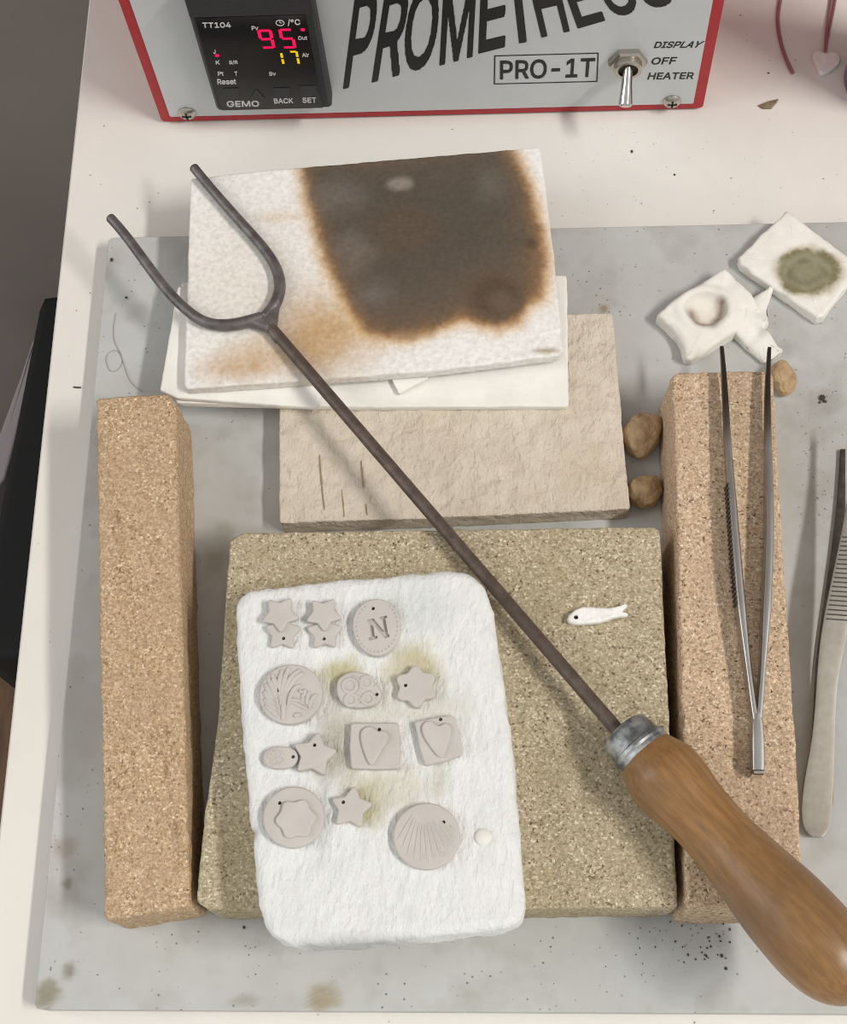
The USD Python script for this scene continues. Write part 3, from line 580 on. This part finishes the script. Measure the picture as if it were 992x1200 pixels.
# flat tweezers at the right edge
t = Thing('tweezers', 'flat satin steel tweezers with ridged grip lying at the right edge on the grey tile', 'tweezers')
def leaf(rows, th, n=60):
    """rows: (left px, right px, py, z): a flat tapered leaf with thickness th."""
    rows = np.array(rows, float); L = spline([P3(a, y, z) for a, b, y, z in rows], n); R_ = spline([P3(b, y, z) for a, b, y, z in rows], n)
    return sweep((L + R_) / 2, (R_ - L) / 2, np.tile([0, 0, th / 2], (n, 1)), OCT), (L, R_)
low, _ = leaf([(984, 990, 527, T + 1.2), (979, 990, 600, T + 1.2), (966, 988, 700, T + 1.0), (955, 978, 790, T + 1.1), (948, 974, 880, T + 1.6), (940, 974, 950, T + 2.0), (950, 964, 981, T + 2.2)], 1.3)
t.part('arm', low, MT['darksteel'], label='darker lower arm')
upm, (UL, UR) = leaf([(998, 1004, 505, T + 17), (990, 1002, 600, T + 16.5), (974, 999, 680, T + 15.5), (961, 990, 750, T + 13.5), (957, 982, 792, T + 11.5), (950, 977, 870, T + 7.0), (939, 974, 950, T + 3.8), (941.5, 971, 969, T + 3.6), (951, 963, 981, T + 3.6)], 1.5, 90)
a = t.part('arm', upm, MT['satin'])
for i in range(19):
    u = 25 + i * 1.02; k0 = int(u); w = u - k0
    l = UL[k0] * (1 - w) + UL[k0 + 1] * w; r = UR[k0] * (1 - w) + UR[k0 + 1] * w; up = np.array([0, 0, .72])
    C = np.array([l + (r - l) * s + up for s in np.linspace(.08, .96, 6)]); t.part('grip_ridge', tube(C, .28, 6), MT['groove'], sub=a)
t.done()

# ------------------------------------------------------------------ fibre pads, clay lumps
so = PS([(922, 246), (960, 275), (1002, 306), (996, 332), (984, 346), (966, 370), (957, 372), (912, 340), (867, 309), (865, 301), (893, 273)], T + 6)
sh = blob(so, T + .1, T + 6.0, 1.4, 40, 320, .8, side=3, rough=.6, rfreq=.25, top=.6, tfreq=.15, seed=31)
e2 = el(946, 318, 40, 32, T + 6)
sc = stain(sh[0], (.97, .955, .94), [(e2.buffer(2), 2, (208, 200, 180), .8, 2.5), (e2.buffer(.5), 1.6, (134, 128, 96), 1.0, 3.0), (e2.buffer(-2.2), 2, (160, 157, 134), .9, 4.0), (e2.buffer(-4.5), 1.5, (128, 123, 98), .8, 5.0), (e2.buffer(-7), 1.5, (158, 155, 130), .8, 5.0)], 5)
thing('fibre_pad', sh, MT['sheet'], 'square white fibre pad with an olive-grey stain', 'pad', color=sc)
po = PS([(769, 366), (790, 350), (825, 326), (836, 320), (849, 312), (858, 320), (882, 346), (892, 360), (880, 374), (859, 389), (835, 403), (811, 417), (804, 416), (800, 400), (794, 390), (782, 378)], T + 9)
bc = P(827, 360, T + 9)
def bowl(V, z0, z1):
    d = np.linalg.norm((V[:, :2] - bc) * [1, 1.15], axis=1); up = V[:, 2] > (z0 + z1) / 2
    V[:, 2] += up * (-3.6 * np.clip(1 - (d / 8.6) ** 4, 0, 1) + 1.3 * np.exp(-((d - 10.5) / 2.5) ** 2) + (fbm(V * [.09, .09, 0], 2, 8) - .5) * 4.5)
    return V
sh = blob(po, T + .1, T + 8, 2.2, 50, 320, 1.2, side=4, rough=1.0, rfreq=.14, seed=33, fn=bowl)
rim = Point(*bc).buffer(8.3, 24)
sc = stain(sh[0], (.985, .975, .96), [(LineString([P(810, 362, T + 9), P(818, 375, T + 9), P(834, 378, T + 9), P(845, 366, T + 9), P(846, 350, T + 9)]).buffer(1.2), 2.6, (128, 98, 84), 1.0, 1.2), (affinity.scale(rim, .9, .9), 4, (232, 224, 214), .3, 2)], 5)
thing('fibre_pad', sh, MT['sheet'], 'crumpled white fibre pad with a round brown-rimmed hollow', 'pad', color=sc)
qo = PS([(872, 352), (890, 343), (908, 333), (902, 350), (899, 362), (901, 377), (894, 386), (905, 400), (919, 409), (908, 417), (896, 421), (880, 408), (857, 388), (868, 375)], T + 5)
def twist(V, z0, z1):
    up = V[:, 2] > (z0 + z1) / 2; V[:, 2] += up * (fbm(V * [.1, .1, 0] + 9, 2, 18) - .5) * 8; return V
sh = blob(qo, T + .1, T + 6.0, 1.8, 24, 240, .8, side=3, rough=.8, rfreq=.2, seed=35, fn=twist)
thing('fibre_scrap', sh, MT['sheet'], 'torn twisted white fibre scrap behind the tweezers tips', 'scrap', color=stain(sh[0], (.99, .985, .975), []))
def lump(pts, h, seed, label):
    z = T + h * .6; o = spline(PS(pts, z), 90, True); c = o.mean(0); R_ = o - c
    s = trimesh.creation.icosphere(5); v = s.vertices.copy()
    ang = np.arctan2(v[:, 1], v[:, 0]); oa = np.arctan2(R_[:, 1], R_[:, 0]); k = np.argsort(oa); rr = np.interp(ang, oa[k], np.linalg.norm(R_, axis=1)[k], period=2 * math.pi)
    xy = np.hypot(v[:, 0], v[:, 1]); dirs = v[:, :2] / (xy[:, None] + 1e-9)
    w = np.c_[dirs * (rr * xy ** .7)[:, None], v[:, 2] * h / 2]
    w += s.vertex_normals * ((fbm(w * .16 + seed * 7, 5, seed) - .5) * 5.0)[:, None]; w[:, 2] = np.maximum(w[:, 2], -h / 2 + .0)
    w += [c[0], c[1], T + h / 2 - w[:, 2].min() - h / 2]; w[:, 2] += T - w[:, 2].min()
    thing('clay_lump', (w, np.array(s.faces)), MT['lump'], label, 'lump', 'dried clay lumps by the right brick', smooth=True)
lump([(731, 500), (740, 489), (758, 487), (773, 492), (773, 515), (766, 525), (750, 533), (738, 528), (732, 518)], 12, 1, 'brown clay lump between slab and right brick, the upper one')
lump([(737, 566), (750, 561), (770, 557), (772, 575), (768, 590), (752, 592), (738, 586)], 11, 2, 'brown clay lump between slab and right brick, the lower one')
lump([(905, 428), (916, 425), (927, 430), (932, 444), (927, 458), (919, 461), (910, 452)], 10, 3, 'tan clay lump beside the tip of the open tweezers')

# ------------------------------------------------------------------ charms, cords, chip, jar at the upper right
hz = 2.6
hc = lambda cx, cy: (860 + cx / 7.5, cy / 7.5)
ho = heart([hc(*q) for q in [(770, 640), (720, 560), (688, 490), (700, 450), (735, 438), (780, 452), (808, 462), (850, 450), (900, 462), (932, 500), (925, 550), (880, 590), (820, 628)]], hz)
t = Thing('heart_charm', 'pale clay heart charm on a doubled mauve cord at the upper right', 'charm')
t.part('body', blob(ho, .1, hz, .8, 8, 140, .3, side=2), MT['whiteclay'])
ha = P(*hc(800, 450), 3.2)
for dx in (-6, 10):
    pts = spline([P3(*hc(800 + dx * .2, 455), 3.0), P3(*hc(812 + dx, 330), 2.2), P3(*hc(845 + dx * 2, 120), 1.0), P3(*hc(866 + dx * 2.2, 0), 1.0), P3(*hc(885 + dx * 3, -200), 1.0)], 30)
    t.part('cord', tube(pts, .6, 8), MT['cord'], label='mauve cord')
t.done()
pts = spline([P3(*hc(*q), .9) for q in [(400, -200), (405, 0), (385, 140), (400, 320), (440, 470), (520, 645)]], 40)
thing('cord', tube(pts, .8, 8), MT['cord'], 'single curved mauve cord end lying on the white table', 'cord')
thing('dry_chip', blob(PS([hc(*q) for q in [(208, 925), (290, 890), (392, 866), (370, 900), (325, 952), (250, 950)]], .8), .05, .9, .3, 5, 80, .1, side=2, rough=.2, bot=.1), MT['chip'], 'small brown leaf-shaped chip on the white table right of the kiln', 'chip')
jc = P(1043, 96, 0); 
t = Thing('jar', 'plum jar with pink lid cut by the right edge of the picture', 'jar')
t.part('body', lathe([jc[0], jc[1], 0], (0, 0, 1), [(0, .5), (0, 19), (1.5, 20.5), (88, 20.5), (92, 18), (96, 16.5), (96, .5)], 48), MT['jar'])  # mostly out of view, this tall so its shadow darkens the table beside it
t.part('lid', lathe([jc[0], jc[1], 95], (0, 0, 1), [(0, .5), (0, 18), (1, 18.6), (11, 18.6), (12.2, 17), (12.2, .4)], 48), MT['jarlid'])
t.done()

# ------------------------------------------------------------------ crumbs and a hair on tile and table
V, F, n = [], [], 0
ico = trimesh.creation.icosphere(0)
def crumb(px, py, z, r):
    global n
    v = ico.vertices * r * rng.uniform(.6, 1.2, 3) * [1, 1, .5] + [*P(px, py, z), z + r * .5]; V.append(v); F.append(ico.faces + n); n += len(v)
for _ in range(46): crumb(rng.normal(825, 38), rng.uniform(1074, 1130), T, rng.uniform(.2, .5))
for _ in range(90): crumb(rng.uniform(930, 990), rng.uniform(420, 660), T, rng.uniform(.08, .24))
for _ in range(60): crumb(rng.uniform(60, 980), rng.uniform(1095, 1175), T, rng.uniform(.08, .24))
for _ in range(50): crumb(rng.uniform(640, 980), rng.uniform(270, 400), T, rng.uniform(.08, .22))
for px, py, z, r in ((963, 467, T, 1.5), (966, 471, T, .9), (960, 472, T, .8), (131, 305, T, .9), (148, 349, T, .6), (286, 1087, T, .7), (893, 1020, T, .5), (845, 1120, T, .8), (850, 1135, T, .6)): crumb(px, py, z, r)
thing('crumbs', (np.vstack(V), np.vstack(F)), MT['crumb'], 'dark crumbs and grit scattered over the grey tile', 'crumbs', smooth=False, kind='stuff')
V, F, n = [], [], 0
for _ in range(60): crumb(rng.uniform(655, 900), rng.uniform(150, 250), 0, rng.uniform(.08, .2))
for px, py, r in ((740, 178, .8), (790, 205, .5), (867, 18, .4), (900, 86, .5)): crumb(px, py, 0, r)
thing('crumbs', (np.vstack(V), np.vstack(F)), MT['crumb'], 'fine dark crumbs on the white table in front of the kiln', 'crumbs', smooth=False, kind='stuff')
thing('splinter', tube(spline([P3(86, 453.5, .4), P3(91, 454, .5), P3(95, 454, .4)], 8), .35, 6), MT['crumb'], 'tiny dark splinter on the white table left of the tile', 'splinter')
hp = [(200 / 576 * 0 + cx / 2.4, 200 + cy / 2.4) for cx, cy in [(325, 400), (318, 450), (325, 490), (342, 525), (335, 555), (315, 565), (300, 545), (303, 515), (322, 505), (343, 530), (360, 580), (400, 622)]]
thing('thread', tube(spline([P3(x, y, T + .2 + .12 * i / 12) for i, (x, y) in enumerate(hp)], 90), .13, 6), MT['thread'], 'fine grey thread with a small loop on the tile left of the fork', 'thread')

# ------------------------------------------------------------------ kiln
KY = 188.2                                        # the upright front plane
KB = 1.5
xl, xr = Q(190, 143, KY)[0], Q(822, 131, KY)[0]
t = Thing('kiln', 'small electric kiln with red-edged grey control panel, digital display and toggle switch', 'kiln')
t.part('body', box(xl, xr, KY + .6, KY + 134, KB, 196, 2), MT['red'])
def panel(x0, x1, z0, z1, y0, y1, c=1.5):
    g = Polygon([(x0, z0), (x1, z0), (x1, z1), (x0, z1)]).buffer(-c).buffer(c); m = trimesh.creation.extrude_polygon(g, y1 - y0, engine='earcut')
    v = m.vertices; return np.c_[v[:, 0], y1 - v[:, 2], v[:, 1]], m.faces
t.part('border', panel(xl, xr, KB, 104, KY - .2, KY + .6, 2.0), MT['red'], label='red border of the control panel')
t.part('front_panel', panel(xl + 4.6, xr - 4.6, KB + 4.2, 100, KY - .8, KY - .2, .8), MT['panel'])
FY = KY - .8                                      # face of the panel
for x in (xl + 20, xr - 20):
    for y in (KY + 18, KY + 112):
        t.part('foot', lathe([x, y, 0], (0, 0, 1), [(0, .3), (0, 7), (KB + .2, 8), (KB + .2, .3)], 20), MT['black'])
d = t.part('door', box(xl + 16, xr - 16, KY - 9, KY + .6, 112, 188, 2), MT['red'])
t.part('door_handle', tube(np.array([[-20., KY - 13, 150], [0, KY - 16, 150], [20, KY - 13, 150]]) + [(xl + xr) / 2, 0, 0], 4, 14), MT['black'], sub=d)
def on_plane(Y):
    return lambda px, py: Q(px, py, Y)
def quad_text(s, quad, Y, depth=.12, bold=True):
    """Flat print: quad = (bottom left, bottom right, top right, top left) photo points on the plane Y."""
    m = meshkit.text_mesh(s, 10, .2, bold); v = m.vertices; lo, hi = v.min(0), v.max(0)
    a, b, c, dd = (Q(*q, Y) for q in quad); u = ((v[:, 0] - lo[0]) / (hi[0] - lo[0]))[:, None]; w = ((v[:, 1] - lo[1]) / (hi[1] - lo[1]))[:, None]
    p = (1 - u) * (1 - w) * a + u * (1 - w) * b + u * w * c + (1 - u) * w * dd
    p[:, 1] = Y - depth * (v[:, 2] > lo[2] + .1); return p, m.faces
def rect_text(s, x0, y0, x1, y1, Y, slant=0.0, rise=0.0, **k):
    return quad_text(s, ((x0, y1), (x1, y1 + rise), (x1 + slant, y0 + rise), (x0 + slant, y0)), Y, **k)
# arched maker's lettering, letter by letter
def letter(ch, x0, x1, yb0, yb1, hgt, lean):
    m = meshkit.text_mesh(ch, 10, .2, True); m = m.subdivide().subdivide(); v = m.vertices; lo, hi = v.min(0), v.max(0)
    u = (v[:, 0] - lo[0]) / (hi[0] - lo[0]); w = (v[:, 1] - lo[1]) / (hi[1] - lo[1])
    X = x0 + (x1 - x0) * u + lean * hgt * w; Y = yb0 + (yb1 - yb0) * u - hgt * w
    p = np.array([Q(a, b, FY) for a, b in zip(X, Y)]); p[:, 1] = FY - .12 * (v[:, 2] > .1); return p, m.faces
for ch, x0, x1, a, b, h, l in [('P', 401.5, 431, 104.5, 97, 112, .13), ('R', 435, 467.5, 97, 88, 106, .15), ('O', 470, 508, 87, 77, 99, .10), ('M', 514.5, 553.5, 77, 66.5, 92, .055), ('E', 560, 591.5, 63, 55, 86, .04), ('T', 592, 633, 54, 46, 80, -.11), ('H', 634, 667.5, 44, 36.5, 74, -.24), ('E', 676.5, 709, 33.5, 24, 68, -.36), ('U', 717, 752, 22, 12, 62, -.44), ('S', 759, 794, 12, 3, 58, -.5)]:
    t.part('letter', letter(ch, x0, x1, a, b, h, l), MT['print'], smooth=False, label='large black letter ' + ch)
t.part('model_lettering', quad_text('PRO-1T', ((585.5, 93.2), (695.5, 90.3), (697.5, 67.5), (585.5, 70.8)), FY), MT['print'], smooth=False, label='black lettering PRO-1T')
def frame_px(q, w, Y):
    pts = np.array([Q(*a, Y) for a in q])[:, [0, 2]]; g = Polygon(pts); g = g.buffer(w / 2, join_style=2).difference(g.buffer(-w / 2, join_style=2)); m = trimesh.creation.extrude_polygon(g, .12, engine='earcut'); v = m.vertices
    return np.c_[v[:, 0], Y - v[:, 2], v[:, 1]], m.faces[:, ::-1]
t.part('model_frame', frame_px(((579, 98.3), (699, 95.3), (700.5, 62.2), (579.5, 65.4)), .55, FY), MT['print'], smooth=False)
t.part('switch_lettering', quad_text('DISPLAY', ((765.5, 56.3), (818.5, 55.8), (825.5, 48.0), (768.5, 48.8)), FY), MT['print'], smooth=False, label='black lettering DISPLAY')
t.part('switch_lettering', quad_text('OFF', ((762, 75.6), (790.5, 75.2), (793.5, 66.6), (764.5, 67.4)), FY), MT['print'], smooth=False, label='black lettering OFF')
t.part('switch_lettering', quad_text('HEATER', ((758, 93.2), (811.5, 92.4), (813.5, 84.6), (760.5, 85.2)), FY), MT['print'], smooth=False, label='black lettering HEATER')
def lathe_y(px, py, Y, prof_, k=24):
    c = Q(px, py, Y); return lathe([c[0], Y, c[2]], (0, -1, 0), prof_, k)
for px, py in ((219, 131), (787, 117)):
    s = t.part('screw', lathe_y(px, py + 1, FY, [(0, .1), (0, 3.9), (.6, 4.0), (1.4, 3.4), (2.1, 2.2), (2.4, .1)]), MT['nickel'])
    c = Q(px, py + 1, FY)
    t.part('cross_slot', cat(box(c[0] - 2.1, c[0] + 2.1, FY - 2.5, FY - 1.6, c[2] - .45, c[2] + .45), box(c[0] - .45, c[0] + .45, FY - 2.5, FY - 1.6, c[2] - 2.1, c[2] + 2.1)), MT['dark'], sub=s)
# toggle switch
c = Q(735, 70, FY)
hexn = lathe([c[0], FY, c[2]], (0, -1, 0), [(0, .1), (0, 8.0), (.3, 8.2), (2.4, 8.2), (3.2, 7.2), (3.2, .1)], 6)
s = t.part('toggle_switch', hexn, MT['nickel'], label='chrome toggle switch')
t.part('collar', lathe([c[0], FY, c[2]], (0, -1, 0), [(3.0, 5.9), (5.4, 5.9), (5.8, 5.4), (5.8, 4.2), (4.6, 3.9), (3.0, 3.9)], 36), MT['nickel'], sub=s)
t.part('mouth', lathe([c[0], FY, c[2]], (0, -1, 0), [(3, .1), (3, 4.1), (4.7, 4.1), (4.7, .1)], 24), MT['brassdark'], sub=s)
tip = Q(732.5, 125, FY - 17); base_ = np.array([c[0], FY - 3.5, c[2]]); ld = tip - base_; ll = np.linalg.norm(ld)
t.part('lever', lathe(base_, ld, [(0, .2), (0, 1.9), (ll * .45, 2.3), (ll * .93, 3.0), (ll * .99, 2.5), (ll * 1.02, 1.2), (ll * 1.025, .05)], 28), MT['chrome'], sub=s)
# temperature controller
CY = FY - 8.0
cl, cr_, cb = Q(254, 130, CY)[0], Q(389, 127, CY)[0], Q(320, 129, CY)[2]; cw = cr_ - cl
ct = Q(300, -8, CY)[2]
cu = t.part('controller', box(cl, cr_, CY, FY + .1, cb, ct, 1.2), MT['black'], label='black digital temperature controller')
t.part('hood', box(cl + .3, cr_ - .3, CY - .5, CY + 1, Q(300, 18, CY)[2], ct - .2, .4), MT['black'], sub=cu)
SX0, SX1 = Q(258, 129, CY)[0] + .6, Q(378, 126, CY)[0]
t.part('screen', box(SX0, SX1, CY - .25, CY + .5, cb + 1.0, Q(300, 18.5, CY)[2]), MT['screen'], sub=cu)
SY = CY - .25
TXT = [('TT104', 237.5, 26.3, 270.6, 32.5, .6), ('/°C', 337, 22.6, 352, 30.2, 0), ('Pv', 295, 30.6, 302.8, 35.3, .4), ('Out', 349.3, 42.4, 360, 46.8, .2), ('Alr', 354, 62.2, 362.3, 66.8, .2), ('Sv', 315.3, 84.2, 323.4, 88.7, .2), ('J', 250, 58.6, 252.8, 63, 0), ('K', 253, 71, 257.5, 75.6, 0), ('S/R', 268.5, 71, 278.6, 75.6, 0), ('Pt', 255.4, 84, 262, 88.7, 0), ('T', 275, 84, 278.4, 88.7, 0), ('Reset', 255, 92.7, 276.8, 99.0, 0), ('GEMO', 266, 118.3, 303.8, 125.2, 0), ('BACK', 321.2, 115.2, 343.6, 121.2, 0), ('SET', 354.6, 114.2, 370.8, 120.4, 0)]
for s, x0, y0, x1, y1, rise in TXT:
    t.part('lettering', rect_text(s, x0, y0, x1, y1, SY, slant=-.12 * (y1 - y0), rise=-.4), MT['wprint'], sub=cu, smooth=False, label='white lettering ' + s)
cc = Q(328, 26.8, SY); a = np.linspace(0, 2 * math.pi, 33)
t.part('clock_symbol', cat(tube(np.stack([cc[0] + 1.6 * np.cos(a), np.full(33, SY - .02), cc[2] + 1.6 * 1.0 * np.sin(a)], 1), .2, 6, capr=False), box(cc[0] - .15, cc[0] + .15, SY - .12, SY, cc[2], cc[2] + 1.1), box(cc[0], cc[0] + .8, SY - .12, SY, cc[2] - .15, cc[2] + .15)), MT['wprint'], sub=cu, smooth=False)
SEG = {'9': 'abcdfg', '5': 'acdfg', '1': 'bc', '7': 'abcf'}
def digit(ch, x0, y0, x1, y1, th):
    bl, br, tl = Q(x0, y1, SY), Q(x1, y1, SY), Q(x0, y0, SY); w, h = br[0] - bl[0], tl[2] - bl[2]; X = bl[0]; Z = bl[2]; g = .18; out = []
    def hs(z): out.append(box(X + g + th * .5, X + w - g - th * .5, SY - .12, SY, z - th / 2, z + th / 2))
    def vs(x, z0, z1): out.append(box(x - th / 2, x + th / 2, SY - .12, SY, z0 + g + th * .3, z1 - g - th * .3))
    S = SEG[ch]
    if 'a' in S: hs(Z + h - th / 2)
    if 'g' in S: hs(Z + h / 2)
    if 'd' in S: hs(Z + th / 2)
    if 'f' in S and ch != '7': vs(X + th / 2, Z + h / 2, Z + h)
    if 'b' in S: vs(X + w - th / 2, Z + h / 2, Z + h)
    if 'c' in S: vs(X + w - th / 2, Z, Z + h / 2)
    return cat(*out)
for ch, x0, y0, x1, y1, th, m in (('9', 306, 34.6, 323, 57, 1.3, 'ledred'), ('5', 330.5, 33.6, 347.6, 56.8, 1.3, 'ledred'), ('1', 330, 61.3, 333.6, 75.6, 1.0, 'ledyellow'), ('7', 341, 59.6, 351.6, 75.4, 1.0, 'ledyellow')):
    t.part('digit', digit(ch, x0, y0, x1, y1, th), MT[m], sub=cu, smooth=False, label=('glowing red digit ' if m == 'ledred' else 'glowing yellow digit ') + ch)
for px, py in ((354.6, 34.7), (254.4, 65)):
    t.part('indicator_light', lathe_y(px, py, SY, [(0, .05), (0, .95), (.12, .95), (.12, .05)], 16), MT['ledred'], sub=cu)
def button(pts):
    q = np.array([Q(*p, SY) for p in pts])[:, [0, 2]]; g = Polygon(q).buffer(-.4).buffer(.4); m = trimesh.creation.extrude_polygon(g, .35, engine='earcut'); v = m.vertices
    return np.c_[v[:, 0], SY - v[:, 2], v[:, 1]], m.faces[:, ::-1]
for pts in ([(261, 103.5), (279, 103), (281, 115), (263, 116)], [(300, 103.5), (311, 115.5), (292, 117)], [(320, 103), (339, 102.5), (341, 113.5), (322, 114)], [(351, 100.5), (370, 100), (372, 112.5), (353, 113)]):
    t.part('button', button(pts), MT['button'], sub=cu)
t.done()
